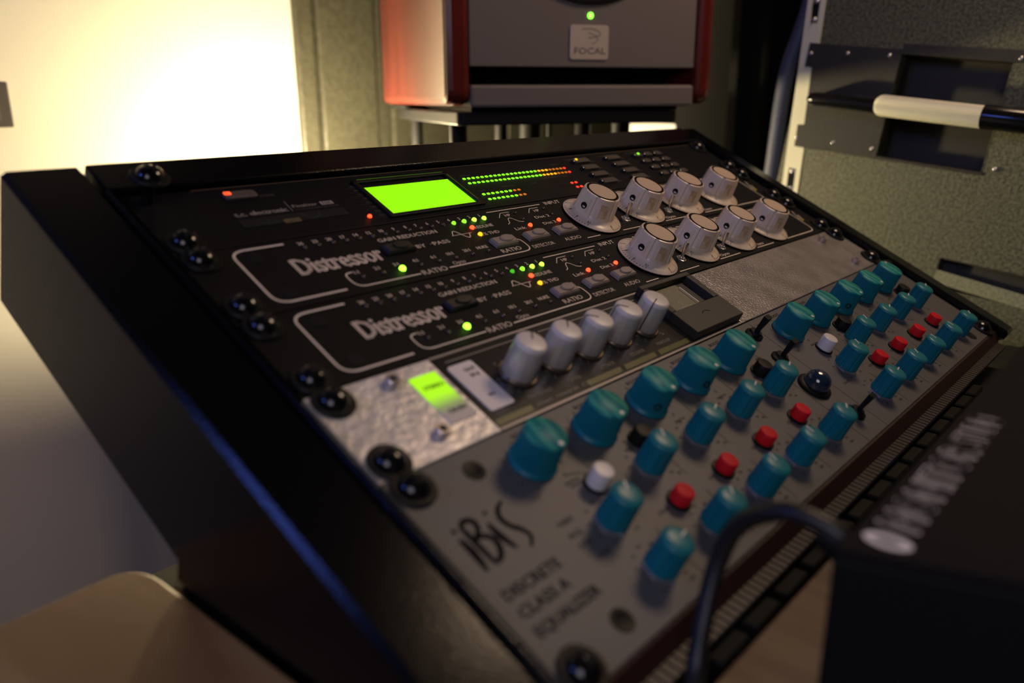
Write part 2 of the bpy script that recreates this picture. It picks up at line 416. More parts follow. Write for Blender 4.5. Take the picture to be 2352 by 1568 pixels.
# ------------------------------------------------------------------ 1: mastering processor (top, 1U)
fin = rack('mastering_processor', 'black rack unit with glowing green display, topmost in the console', 'audio processor')
faceplate(fin, 44.45, mat('blue_black_panel', (0.006, 0.0065, 0.0085), 0.5, spec=0.12, bump=0.2, bscale=2500)); chassis(fin, 44.45)
rack_screw(fin, 8.75, 6.35, 0.4, lift=11.5); rack_screw(fin, 8.75, 38.1, 0.9)
rack_screw(fin, 473.85, 6.35, 0.2); rack_screw(fin, 473.85, 38.1, 0.6)
b = bm_(); prism(b, rrect(42.5, 58.5, -11.6, -6.0, 1.6), 0, 1.6); o = part('power_button', b, mat('brown_grey_button', (0.10, 0.08, 0.075), 0.5), fin, bevel=0.4)
b = bm_(); prism(b, rrect(42.8, 46.2, -8.9, -6.6, 0.6), 1.55, 1.75); part('power_indicator', b, glow('power_led', (1.0, 0.07, 0.02), 2.2), o)
p = Print(); p.text('t.c. electronic', 39.5, 24.4, 3.2, 66.2, bold=0.22); p.text('Finalizer', 70.2, 22.4, 2.3, 83.8); p.rect(85.8, 93.0, 20.0, 22.8)
p.line([(68.6, 16.5), (68.2, 24.8)], 0.25)
p.done('product_name', print_grey, fin)
p = Print(0.16); p.text('96K', 86.6, 22.4, 1.9, 92.2); p.done('model_number', print_black, fin)
p = Print(); dimp = mat('dim_grey_print', (0.07, 0.065, 0.065), 0.6)
p.text('POWER', 60.0, 11.2, 1.9, 67.8); p.text('STUDIO MASTERING PROCESSOR', 70.0, 24.9, 1.2, 94.6)
for t, v in zip(('OVERLOAD', '48000Hz', '44100Hz', '32000Hz', 'DIGI IN', 'CARD', 'WCLK/MIDI', 'EDITED'), (11.2, 14.9, 18.6, 22.4, 26.0, 30.1, 34.0, 37.8)):
    p.text(t, 111.0 if v < 30 else 110, v, 1.5, 116.6 if len(t) > 4 else 114.5); p.line([(106, v + .9), (116.8, v + .9)], 0.12)
p.text('OUTPUT', 190, 11.6, 1.3, 199); p.text('INPUT', 190.2, 28.4, 1.3, 196); p.text('COMPLEX', 274, 9.7, 1.2, 283); p.text('THRESHOLD dB', 210, 26.8, 1.2, 222)
p.text('EXP', 238, 27, 1.3, 243); p.text('GAIN REDUCTION', 252, 23.5, 1.2, 277)
for i in range(8):
    p.text(str(-3 * i), 240 + i * 4, 31.5, 1.0); p.text('-', 240 + i * 4, 35.5, 1.0)
for u, v in ((300, 6), (337, 6), (374, 5)): p.text('PARAMETER' if u == 300 else ('STORE' if u == 337 else 'PRESET'), u - 4, v - 0.3, 1.2, u + 9)
for r in range(4):
    for u in (299.5, 337.3): p.text(('HELP', 'SHIFT', 'RECALL', 'ENTER', 'GAIN', 'EQ', 'COMP', 'LIMIT')[r + (4 if u > 320 else 0)], u + 19, 10.5 + 8.8 * r, 1.2)
p.done('small_lettering', dimp, fin)['kind'] = 'stuff'
p = Print(); p.line([(31, 0.75), (468, 0.75)], 0.5); p.done('top_edge_highlight', mat('painted_edge_highlight', (0.12, 0.08, 0.06), 0.5), fin)  # painted highlight: light caught along the faceplate's top edge
# card slot with label
b = bm_(); box(b, 38.5, 95, -33, -26.9, 0.02, 0.2); part('card_slot', b, dark_void, fin)
p = Print(0.25); p.rect(59, 67.5, 30.6, 33.5); o = p.done('slot_sticker', mat('tan_sticker', (0.16, 0.12, 0.06), 0.6), fin)
p = Print(0.3); p.text('CARD 02', 59.8, 33.0, 1.5, 66.8); p.done('sticker_print', print_black, fin)
p = Print(0.25); p.text('PCM 1.0', 48, 31.5, 1.0, 56); p.text('SRAM', 50, 33, 1.0, 55); p.line([(75.5 + 5 * cos(a), 27 + 5 * sin(a)) for a in [i * pi / 12 for i in range(13)]], 0.25)
p.done('slot_print', mat('dim_green_print', (0.02, 0.05, 0.025), 0.6), fin)
# display
b = bm_()
for q in ((114.6, 117.4, -39, -6.3), (178.5, 182.6, -39, -6.3)): box(b, q[0], q[1], q[2], q[3], 0, 1.4)
box(b, 114.6, 182.6, -9, -6.3, 0, 1.4); box(b, 114.6, 182.6, -41, -38.6, 0, 1.4)
part('display_bezel', b, black_plastic, fin, bevel=0.3)
b = bm_(); box(b, 117.4, 178.4, -38.5, -12.8, 0.02, 0.3); o = part('display', b, lcd_mat, fin); o['label'] = 'glowing yellow-green display'
p = Print(1.45); p.line([(118.2, 6.7), (179, 6.9)], 0.25); p.line([(180.4, 9.5), (180.4, 36.5)], 0.25); p.done('display_rim', glow('display_edge_light', (0.16, 0.5, 0.0), 0.35), fin)
b = bm_(); prism(b, rrect(-1.05, 1.05, -0.75, 0.75, 0.4, 2), 0, 0.35); SEG = {k: None for k in 'gyar'}
b.free()
for k, m in (('g', seg_green), ('y', seg_yellow), ('a', seg_amber), ('r', seg_red)):
    b = bm_(); prism(b, rrect(-1.05, 1.05, -0.75, 0.75, 0.4, 2), 0, 0.35); SEG[k] = mesh(b, 'meter_segment', m)
pat = 'g' * 18 + 'yyy' + 'aaaa' + 'r'
for v, pp in ((14.3, pat), (19.2, 'g' * 18 + 'yyyy' + 'aaa' + 'r')):
    for i, k in enumerate(pp): sub(SEG[k], 'meter_segment', fin, (190.6 + i * 3.755, -v, 0.02))
for v in (31.3, 36.5):
    for i, k in enumerate('gggggggaa'): sub(SEG[k], 'meter_segment', fin, (190.6 + i * 3.8, -v, 0.02))
for u, v in ((272.9, 31.4), (277.1, 31.4), (272.9, 36.4), (277.1, 36.4)): sub(SEG['r'], 'meter_segment', fin, (u, -v, 0.02))
led(fin, 103.8, 37.1, LR, 0.8, 'small red lit indicator')
brn = mat('brown_rubber_button', (0.065, 0.052, 0.047), 0.55)
blue_led_off = mat('smoky_blue_lens', (0.012, 0.018, 0.03), 0.2, coat=0.5)
bb = bm_(); prism(bb, rrect(0, 16.5, -2.5, 2.5, 1.6), 0, 1.8); BTN = mesh(bb, 'button', brn)
bb = bm_(); prism(bb, rrect(0, 9, -2.3, 2.3, 1.6), 0, 1.8); BTNS = mesh(bb, 'button', brn)
bb = bm_(); lathe(bb, [(1.7, 0), (1.7, 1.9), (1.2, 2.3), (0, 2.5)], 14); DOT = mesh(bb, 'indicator', blue_led_off, True)
for r in range(4):
    v = 9.3 + 8.75 * r
    for u in (300.0, 337.3):
        k = sub(BTN, 'button', fin, (u, -v, 0)); sub(DOT, 'indicator', k, (-0.5, 0, 0))
    for u in (374.5, 388.0, 401.5):
        k = sub(BTNS, 'button', fin, (u, -v, 0)); sub(DOT, 'indicator', k, (-0.5, 0, 0))
led(fin, 303.6, 8.3, LY, 0.85, 'small yellow lit indicator').location.z = 1.2 * MM
led(fin, 379.6, 8.8, LGM, 0.85, 'small green lit indicator').location.z = 1.2 * MM

# ------------------------------------------------------------------ 2 and 3: twin compressors
def skirt_text():
    p = Print(0.0)
    bmf = p.bm
    return p
def comp_knob_meshes():
    D = {}
    b = bm_(); lathe(b, [(18.3, 0.9), (18.6, 1.3), (18.3, 1.7), (15.5, 2.5), (13.2, 3.6), (12.6, 4.4)], 56); D['skirt'] = mesh(b, 'skirt', cream_knob, True)
    def fl(a, r, z):
        d = (math.degrees(a) + 30) % 60; d = min(d, 60 - d)
        if z < 4.8: return r
        return r - (0.75 if d < 3.4 else 0.0)
    b = bm_(); lathe(b, [(12.9, 3.6), (12.7, 4.9), (12.3, 6.0), (11.4, 16.2), (11.0, 17.2), (10.4, 17.5), (0, 17.5)], 120, fl=fl); D['body'] = mesh(b, 'body', cream_knob, True, 28)
    b = bm_()
    for k in range(6):
        m = Matrix.Rotation(radians(60 * k), 4, 'Z')
        vs = []
        # raised grip pad following the taper
        for (r, z) in ((12.15, 5.6), (11.45, 14.6)):
            for y in (-2.9, 2.9):
                for dr in (-0.6, 0.45): vs.append(b.verts.new(m @ Vector((math.sqrt(max(r * r - y * y, 0)) + dr, y, z))))
        for f in ((0, 1, 3, 2), (4, 6, 7, 5), (0, 4, 5, 1), (2, 3, 7, 6), (1, 5, 7, 3), (0, 2, 6, 4)): b.faces.new([vs[i] for i in f])
    D['pads'] = mesh(b, 'grip_pads', cream_knob)
    b = bm_(); m = Matrix.Rotation(radians(-120), 4, 'Z')
    vs = []
    for (r, z) in ((12.09, 6.0), (11.49, 14.2)):
        for y in (-2.6, 2.6): vs.append(b.verts.new(m @ Vector((math.sqrt(r * r - y * y) + 0.5, y, z))))
    b.faces.new((vs[0], vs[1], vs[3], vs[2])); D['wear'] = mesh(b, 'wear', grime)
    b = bm_(); lathe(b, [(10.1, 17.45), (10.1, 17.6), (8.5, 17.6), (8.5, 17.45)], 48); D['ring'] = mesh(b, 'ring', mat('dull_black_ring', (0.006, 0.006, 0.006), 0.8, spec=0.1), True)
    b = bm_(); lathe(b, [(8.6, 17.4), (8.6, 17.64), (0, 17.66)], 48); D['cap'] = mesh(b, 'cap', cream_cap, True)
    # screw hole on the side, towards -u
    b = bm_(); m = Matrix.Translation((-12.35, 0, 9.2)) @ Matrix.Rotation(radians(-94), 4, 'Y')
    lathe(b, [(1.9, -0.6), (1.9, 0.35), (1.45, 0.35), (1.3, -0.3), (0, -0.3)], 20, m=m); D['hole'] = mesh(b, 'screw_hole', dark_void, True)
    # dial numbers and ticks printed on the skirt
    p = Print(0.0)
    for i in range(11):
        a = radians(-147 + 30 * (10 - i) * -1)
        r = 14.4; u = r * cos(a); y = r * sin(a)
        p.text(str(i), u, -y, 1.7, rot=a - pi / 2, align='c')
    for k in range(51):
        a = radians(-147 - 6 * k); r1 = 18.0; r0 = 16.4 if k % 5 == 0 else 17.1
        if k > 12 and k % 5 and k < 45: continue
        p.line([(r0 * cos(a), -r0 * sin(a)), (r1 * cos(a), -r1 * sin(a))], 0.28)
    for v in p.bm.verts:
        r = math.hypot(v.co.x, v.co.y)
        z = 1.7 + (18.3 - r) * 0.8 / 2.8 if r > 15.5 else 2.5 + (15.5 - r) * 1.1 / 2.3
        v.co.z = z + 0.10
    D['dial'] = mesh(p.bm, 'dial_print', print_black)
    return D
CK = comp_knob_meshes()
def comp_knob(par, u, v, rot=0.0):
    s = sub(CK['skirt'], 'knob', par, (u, -v, 0), rot)
    for k in ('body', 'pads', 'wear', 'ring', 'cap', 'hole', 'dial'):
        nm = {'body': 'knob_body', 'pads': 'grip_pads', 'wear': 'worn_patch', 'ring': 'top_ring', 'cap': 'top_cap', 'hole': 'screw_hole', 'dial': 'dial_print'}[k]
        sub(CK[k], nm, s)
    return s
# grey push button
def button_mesh(m, name='push_button'):
    b = bm_(); prism(b, [(-8.3, -3.2), (8.3, -3.2), (8.3, 3.2), (-8.3, 3.2)], 0, 1.6)
    pts = [(-8.3, -3.2), (8.3, -3.2), (8.3, 3.2), (-8.3, 3.2)]
    lo = [b.verts.new((x, y, 1.6)) for x, y in pts]; hi = [b.verts.new((x * .9, y * .82, 2.6)) for x, y in pts]
    b.faces.new(hi)
    for i in range(4): b.faces.new((lo[i], lo[(i + 1) % 4], hi[(i + 1) % 4], hi[i]))
    for x, sx in ((1.2, 4.6),):
        prof = [(1.0, 2.5), (1.0, 3.3), (0.88, 3.6), (0, 3.65)]
        lathe(b, prof, 24, m=Matrix.Translation((x, 0.2, 0)) @ Matrix.Diagonal((sx, 2.6, 1, 1)))
    return mesh(b, name, m)
GB = button_mesh(grey_button); BB = button_mesh(mat('black_push_button', (0.016, 0.017, 0.015), 0.45))
b = bm_(); lathe(b, [(3.3, 0), (3.3, 0.9), (2.4, 1.1), (2.2, 1.8), (1.5, 1.8)], 6); TNUT = mesh(b, 'nut', chrome)
b = bm_(); lathe(b, [(1.0, 0), (1.15, 5), (1.45, 9.5), (1.2, 10.4), (0, 10.7)], 14, m=Matrix.Rotation(radians(-8), 4, 'X')); TLEV = mesh(b, 'lever', chrome, True)
yellow_logo = mat('yellow_triangle_print', (0.30, 0.25, 0.02), 0.5)

def compressor(label, v0, grv):
    c = rack('compressor', label, 'audio compressor', v0); c['group'] = 'twin compressors in the console'
    faceplate(c, 44.45, black_paint); chassis(c, 44.45)
    for u in (8.75, 473.85):
        for v in (6.35, 38.1): rack_screw(c, u, v, random.uniform(0, 1.5))
    p = Print(); p.text('Distressor', 43.0, 25.8, 11.0, 88.6, bold=0.38); p.done('wordmark', print_white, c)
    p = Print()
    W_ = 1.0
    p.line([(48.0, 3.6)] + corner((29.5, 3.6), (22, 3.6), (22, 9.5)) + corner((22, 33.5), (22, 40.0), (29.5, 40.0)) + [(55.5, 40.0)], W_)
    nums = ['26', '23', '20', '17', '14', '12', '10', '9', '8', '7', '6', '5', '4', '3', '2', '1']
    for i, t in enumerate(nums): p.text(t, 55.6 + 7.6 * i - (0.6 if i > 8 else 0), 6.0, 2.1, align='c', bold=0.10)
    p.text('GAIN REDUCTION', 93.8, 13.3, 2.6, 131.3, bold=0.12)
    p.line([(137, 17.9), (151.3, 17.9)], 0.3)
    p.line([(138 + 11.5 * t / 24, 17.9 - 3.4 * sin(2 * pi * t / 24)) for t in range(25)], 0.5)
    p.text('REDLINE', 156.6, 15.6, 2.3, 170.6, bold=0.08); p.text('1% THD', 156.4, 21.9, 2.3, 169.4, bold=0.08)
    p.text('BY', 110.4, 22.4, 2.6, 116.2, bold=0.12); p.text('PASS', 121.4, 22.4, 2.6, 132.3, bold=0.12)
    for t, u in zip(('1:1', '2:1', '3:1', '4:1', '6:1', '10:1', '20:1', 'NUKE'), (67.2, 78.6, 89.8, 101.5, 112.8, 124.0, 135.6, 146.8)):
        p.text(t, u, 31.6, 2.1, align='c', bold=0.09)
    p.text('Opto', 119.7, 39.0, 2.4, 127.8, bold=0.05)
    p.text('RATIO', 98.4, 41.5, 3.2, 113.8, bold=0.12)
    p.line([(65.2, 30.2)] + corner((64, 30.1), (60.9, 30.1), (60.9, 33)) + corner((60.9, 35.0), (60.9, 40.2), (66.5, 40.2)) + [(97.2, 40.2)], 0.7)
    p.line([(115.3, 40.2)] + corner((170.5, 40.2), (176.6, 40.2), (176.6, 35.8)) + corner((176.6, 33.2), (176.6, 29.6), (173.3, 29.6)), 0.7)
    p.text('RATIO', 155.6, 38.2, 2.9, 170.4, bold=0.10)
    for du in (0, 25.0):
        p.line([(180.6 + du, 9.9), (184.9 + du, 6.1), (192.4 + du, 6.1)], 0.4); p.text('HP', 186.2 + du, 9.8, 2.3, 190.8 + du)
    p.line([(181.4, 16.5), (183.4, 15.6), (185.6, 12.0), (187.2, 11.2), (189, 12.4), (191, 15.2), (193, 16.2), (194.5, 16.3)], 0.45)
    p.text('Link', 181.8, 22.7, 2.4, 190.4); p.text('Dist 2', 205.8, 15.8, 2.2, 218.4); p.text('Dist 3', 206.2, 22.2, 2.2, 217.2)
    p.text('DETECTOR', 178.9, 39.6, 2.7, 196.6, bold=0.05); p.text('AUDIO', 206.8, 39.2, 2.8, 221.2, bold=0.05)
    p.line([(176.3, 3.6), (222, 3.6)], 0.6); p.text('INPUT', 226.4, 5.0, 3.0, 240.6)
    for i, t in enumerate(('ATTACK', 'RELEASE', 'OUTPUT')):
        uc = 299.9 + 50.6 * i; p.text(t, uc - 7, 5.0, 2.6, uc + 7); p.line([(uc - 40, 3.6), (uc - 10, 3.6)], 0.6)
    for a, bq in ((224.9, 237.4), (261, 283), (310, 336.7), (361.9, 387), (410, 430)): p.line([(a, 40.3), (bq, 40.3)], 0.6)
    p.line([(412, 3.6)] + corner((450, 3.6), (459, 3.6), (459, 10)) + corner((459, 34), (459, 40.3), (452, 40.3)) + [(418, 40.3)], 0.7)
    p.text('Opto', 314, 38.6, 2.2, 325.5); p.text('Opto', 364, 38.6, 2.2, 375)
    p.text('Empirical', 462.0, 26, 2.2, rot=radians(62)); p.text('Labs', 465.6, 26, 2.2, rot=radians(62))
    p.done('panel_lettering', print_white, c)['kind'] = 'stuff'
    p = Print(); p.poly([(460.5, 28.5), (466.5, 27.5), (464, 23.6)]); p.done('triangle_emblem', yellow_logo, c)
    for i in range(16):
        u = 55.8 + 7.6 * i
        if i >= 12: led(c, u, 8.3, (LGD if grv else LGM, LGM, LG, LG)[i - 12], 0.95 if i > 12 else 0.85, 'lit green indicator')
        else: led(c, u, 8.3, LO, 0.8)
    for i, u in enumerate((68.0, 79.4, 90.4, 102.0, 113.6, 124.8, 136.4, 147.6)):
        if i == 2: led(c, u, 34.6, LG, 1.15, 'brightly lit green indicator')
        else: led(c, u, 34.6, LO, 0.8)
    led(c, 154.8, 14.4, LR, 0.95, 'lit red indicator'); led(c, 154.8, 20.8, LY, 0.95, 'lit amber indicator')
    led(c, 119.4, 21.6, LO, 0.7)
    led(c, 195.1, 20.7, LR, 0.95, 'lit red indicator'); led(c, 220.6, 20.7, LR, 0.95, 'lit red indicator')
    for u, v in ((195.4, 8.3), (220.4, 8.3), (195.5, 14.6), (221.2, 14.5)): led(c, u, v, LO, 0.75)
    for u in (163.2, 189.4, 214.8): sub(GB, 'push_button', c, (u, -30.6, 0))
    o = sub(BB, 'push_button', c, (98.8, -21.2, 0)); o['label'] = 'black bypass push button'
    for i in range(4): comp_knob(c, 249.3 + 50.6 * i, 23.2, radians(random.uniform(-4, 4)))
    for u in (275.0, 325.2):
        n_ = sub(TNUT, 'toggle_switch', c, (u, -31.5, 0)); sub(TLEV, 'lever', n_, (0, 0, 1))
    bs = bm_(); lathe(bs, [(3.6, 0), (3.4, 0.35), (1.3, 0.35), (1.1, 0.1), (0, 0.1)], 20); me = mesh(bs, 'panel_bolt', black_plastic, True)
    for u, v in ((31, 9.8), (31, 34.5)): sub(me, 'panel_bolt', c, (u, -v, 0))
    return c
compressor('upper of two black compressors with cream skirted knobs', 44.45, 0)
compressor('lower of two black compressors with cream skirted knobs, above the silver unit', 88.9, 1)

# ------------------------------------------------------------------ 4: bus compressor with meter
bc = rack('bus_compressor', 'silver and smoked rack compressor with five white knobs and needle meter', 'audio compressor', 133.35)
b = bm_(); box(b, 0.15, 58.7, -44.1, -0.35, -3.2, 0); part('left_plate', b, silver_left, bc, bevel=0.5)
b = bm_(); box(b, 58.7, 268, -44.1, -0.35, -3.2, -0.1); part('smoked_window', b, smoke_acrylic, bc)
b = bm_(); box(b, 255, 482.4, -44.1, -0.35, -3.2, 0); part('right_plate', b, silver_hammer, bc, bevel=0.5)
b = bm_(); box(b, 58.7, 258, -1.5, -0.35, -0.1, 0.12); box(b, 58.7, 258, -44.1, -43.0, -0.1, 0.12); part('silver_edging', b, mat('dull_silver_edge', (0.36, 0.32, 0.30), 0.4, 0.2), bc)
chassis(bc, 44.45)
for u in (8.75, 473.85):
    for v in (6.35, 38.1): rack_screw(bc, u, v, random.uniform(0, 1.5))
b = bm_(); lathe(b, [(2.9, 0), (3.0, 2.6), (2.6, 3.1), (1.6, 3.1), (1.5, 1.4), (0, 1.4)], 20); HEX = mesh(b, 'socket_screw', copper_chrome, True)
b = bm_(); lathe(b, [(1.55, 1.6), (1.55, 1.8), (0, 1.8)], 6); HEXD = mesh(b, 'hex_socket', dark_void)
for u, v in ((35.0, 6.6), (35.0, 35.2), (446.5, 7.8), (446.5, 35.8)):
    h = sub(HEX, 'socket_screw', bc, (u, -v, 0)); sub(HEXD, 'hex_socket', h)
# illuminated stereo/crush window
def lit_window():
    m = bpy.data.materials.new('green_lit_window'); m.use_nodes = True
    nt = m.node_tree; bs = nt.nodes['Principled BSDF']; bs.inputs['Base Color'].default_value = (0.72, 0.66, 0.60, 1); bs.inputs['Roughness'].default_value = 0.5
    tc = nt.nodes.new('ShaderNodeTexCoord'); sp = nt.nodes.new('ShaderNodeSeparateXYZ'); nt.links.new(tc.outputs['Object'], sp.inputs[0])
    mr = nt.nodes.new('ShaderNodeMapRange'); mr.inputs['From Min'].default_value = -0.0285; mr.inputs['From Max'].default_value = -0.019
    nt.links.new(sp.outputs['Y'], mr.inputs['Value'])
    r = nt.nodes.new('ShaderNodeValToRGB'); r.color_ramp.elements[0].color = (0.0, 0.0, 0.0, 1); r.color_ramp.elements[1].color = (0.36, 0.85, 0.005, 1)
    r.color_ramp.elements.new(0.35).color = (0.05, 0.11, 0.0, 1)
    nt.links.new(mr.outputs[0], r.inputs['Fac']); nt.links.new(r.outputs['Color'], bs.inputs['Emission Color']); bs.inputs['Emission Strength'].default_value = 1.0
    r2 = nt.nodes.new('ShaderNodeValToRGB'); r2.color_ramp.elements[0].color = (0.72, 0.66, 0.60, 1); r2.color_ramp.elements[1].color = (0.25, 0.5, 0.01, 1)
    nt.links.new(mr.outputs[0], r2.inputs['Fac']); nt.links.new(r2.outputs['Color'], bs.inputs['Base Color'])
    return m
b = bm_(); prism(b, rrect(42.4, 55.8, -33.3, -7.6, 0.6), 0.0, 0.5); o = part('indicator_window', b, lit_window(), bc); o['label'] = 'window lit green in its upper half'
p = Print(0.6); p.text('STEREO', 44.4, 15.4, 2.0, 54.6, bold=0.12); p.text('CRUSH', 45.2, 28.9, 2.0, 54.2, bold=0.12); p.done('window_print', mat('olive_ink', (0.05, 0.09, 0.01), 0.6), o)
b = bm_(); prism(b, rrect(62.0, 75.6, -34.9, -8.0, 1.3), 0.0, 0.5); o = part('switch_plate', b, white_plate, bc); o['label'] = 'white switch plate'
p = Print(0.6); p.text('OUT', 68.0, 13.2, 1.9, 74.0, bold=0.10); p.text('IN', 68.6, 16.6, 1.9, 73.0, bold=0.1); p.text('IN', 67.8, 28.2, 1.6, 70.6, bold=0.1); p.done('plate_print', print_black, o)
p = Print(0.05); p.line([(64.2, 5.0), (112, 5.0)], 0.5); p.text('STEREO', 112.5, 5.5, 1.5, 120.5); p.line([(122, 5.0), (200, 5.0)], 0.5)
for t, a, c2 in (('THRESHOLD', 82.9, 98), ('RATIO', 109.3, 117.3), ('ATTACK', 132, 143.2), ('RELEASE', 156.2, 167.6), ('MAKE-UP', 179.2, 191)): p.text(t, a, 36.4, 1.8, c2, bold=0.05)
p.text('smart  research  C2', 83.2, 40.7, 1.7, 118.5)
for i in range(5):
    uc = 89.5 + 23.4 * i
    for k in range(11):
        a = radians(225 - 27 * k); p.disc(uc + 9.3 * cos(a), 23.5 - 9.3 * sin(a), 0.32, 6)
        if k % 2 == 0: p.text(str(k * 2), uc + 10.9 * cos(a), 23.5 - 10.9 * sin(a) + .6, 1.2, align='c')
p.done('window_lettering', mat('pale_print_under_acrylic', (0.30, 0.26, 0.24), 0.5), bc)['kind'] = 'stuff'
for a, c2 in ((60, 81), (118, 143), (146, 172), (175, 203)):
    p = Print(0.04); p.poly([(a, 38.8), (c2, 38.8), (c2 - 1, 41.8), (a - 1, 41.8)]); p.done('olive_stripe', olive_print, bc)
def smart_knob():
    D = {}
    def fl(a, r, z): 
        d = math.degrees(a) % 30; return r - (0.08 if min(d, 30 - d) < 3 and z > 2 else 0)
    b = bm_(); lathe(b, [(8.6, 0.3), (8.6, 1.0), (8.2, 1.6)], 32); D['collar'] = mesh(b, 'collar', mat('brass_collar', (0.25, 0.19, 0.13), 0.3, 0.8), True)
    b = bm_(); lathe(b, [(7.3, 1.4), (7.6, 2.2), (6.95, 15.6), (6.6, 16.4)], 96, fl=fl); D['body'] = mesh(b, 'body', silver_knob, True, 25)
    b = bm_(); lathe(b, [(6.9, 15.9), (6.75, 17.0), (6.2, 17.7), (5.6, 17.9), (0, 17.9)], 48); D['cap'] = mesh(b, 'cap', white_knob, True, 60)
    b = bm_(); box(b, 1.0, 6.2, -0.28, 0.28, 17.8, 18.0)
    vs = [b.verts.new(q) for q in ((6.2, -.28, 18.0), (6.2, .28, 18.0), (7.0, -.28, 17.1), (7.0, .28, 17.1), (7.12, -.28, 15.6), (7.12, .28, 15.6), (7.75, -.28, 2.2), (7.75, .28, 2.2))]
    for i in (0, 2, 4): b.faces.new((vs[i], vs[i + 1], vs[i + 3], vs[i + 2]))
    D['pointer'] = mesh(b, 'pointer', print_black)
    return D
SK = smart_knob()
for i, a in enumerate((47, 47, 145, 145, 200)):
    k = sub(SK['collar'], 'knob', bc, (89.5 + 23.4 * i, -22.8, 0))
    for nm, key in (('knob_body', 'body'), ('top_cap', 'cap'), ('pointer_line', 'pointer')):
        sub(SK[key], nm, k, (0, 0, 0), radians(a) if key == 'pointer' else 0)
# needle meter
mh = bm_()
U0, U1, V0, V1, Hm = 205, 254.5, 1.6, 42.0, 5.4
box(mh, U0, U1, -V1, -24.8, 0, Hm); box(mh, U0, U1, -4.6, -V0, 0, Hm); box(mh, U0, 209.5, -24.8, -4.6, 0, Hm); box(mh, 249.5, U1, -24.8, -4.6, 0, Hm)
box(mh, 209.5, 249.5, -24.8, -4.6, 0, 1.2)
meter = part('needle_meter', mh, mat('charcoal_meter_case', (0.022, 0.019, 0.018), 0.5, bump=0.2, bscale=2000), bc, bevel=0.5)
b = bm_(); prism(b, rrect(211, 240, -24.4, -5.2, 1.0), 1.2, 1.5); part('meter_face', b, mat('olive_meter_card', (0.20, 0.19, 0.12), 0.6), meter)
p = Print(1.6)
for t, u, sl in (('12', 215, -1.1), ('8', 221.5, -0.5), ('4', 229, 0.2), ('0', 237, 1.1)):
    p.text(t, u, 9.2, 1.9, align='c'); p.line([(u + .1, 10.2), (u - sl * 1.2, 15.0)], 0.3)
p.text('COMPRESSION', 219, 22.6, 1.6, 233); p.line([(226 + 1.3 * cos(a), 18.4 + 1.3 * sin(a)) for a in [i * pi / 5 for i in range(11)]], 0.3)
p.done('meter_scale', mat('pale_meter_ink', (0.5, 0.47, 0.4), 0.6), meter)
b = bm_(); box(b, 238.4, 238.9, -22.5, -8.5, 2.4, 2.7); part('needle', b, print_white, meter)
b = bm_(); tube(b, [(228 + 4 * cos(a), -33 + 2 * sin(a), Hm + .02) for a in (0.3, 0.9, 1.5, 2.1, 2.7)], 0.25, 6); part('adjuster_slot', b, dark_void, meter)

# ------------------------------------------------------------------ 5: equalizer, 2U
eq = rack('equalizer', 'pale grey two-high equalizer crowded with teal knobs, lowest in the console', 'equalizer', 177.8)
faceplate(eq, 88.9, eq_panel, t=3.6); chassis(eq, 88.9)
for u in (8.75, 473.85):
    for v in (6.35, 82.55): rack_screw(eq, u, v, random.uniform(0, 1.5))
BL = [57.0, 95.2, 133.2, 170.8, 207.8]; BR = [279.3, 317.5, 355.0, 392.8, 430.8]
SL = [63.5, 101.8, 139.8, 177.2, 214.0]; SR = [286.5, 324.0, 361.5, 399.3, 436.8]
def ibis_strokes():
    p = Print()
    def st(pts, w0, w1=None):
        P = [(q.x, q.y) for q in smooth_path([(a, c, 0) for a, c in pts], 6)]; n = len(P)
        w1 = w1 or w0
        p.line(P, [1.3 * (w0 + (w1 - w0) * sin(pi * i / (n - 1))) for i in range(n)])
    p.disc(9.1, 26.2, 0.95); p.disc(23.8, 25.7, 0.8)
    st([(8.6, 29.3), (9.1, 35.0), (8.5, 43.0)], 0.9, 2.2)
    st([(12.3, 26.3), (12.5, 32.7), (12.9, 41.9)], 1.2, 1.8)
    st([(11.9, 26.6), (14.5, 24.6), (17.6, 26.0), (17.0, 29.4), (13.4, 32.0)], 1.0, 1.7)
    st([(13.2, 32.0), (16.6, 32.2), (19.0, 35.0), (18.1, 39.0), (15.5, 41.5), (12.6, 42.0)], 1.1, 1.8)
    st([(21.6, 29.2), (21.9, 35.0), (23.6, 41.6)], 0.8, 2.1)
    st([(33.0, 24.8), (29.6, 26.2), (27.2, 29.6), (27.9, 33.6), (30.6, 37.0), (31.4, 40.4), (28.4, 43.6)], 0.8, 1.7)
    return p
ibis_strokes().done('wordmark', print_black, eq)
p = Print()
p.text('DISCRETE', 6.3, 54.4, 3.9, 32.4, bold=0.2); p.text('CLASS A', 6.2, 61.4, 3.9, 29.2, bold=0.2); p.text('EQUALIZER', 6.0, 68.6, 3.9, 36.5, bold=0.2)
p.done('subtitle', print_dim, eq)
p = Print()
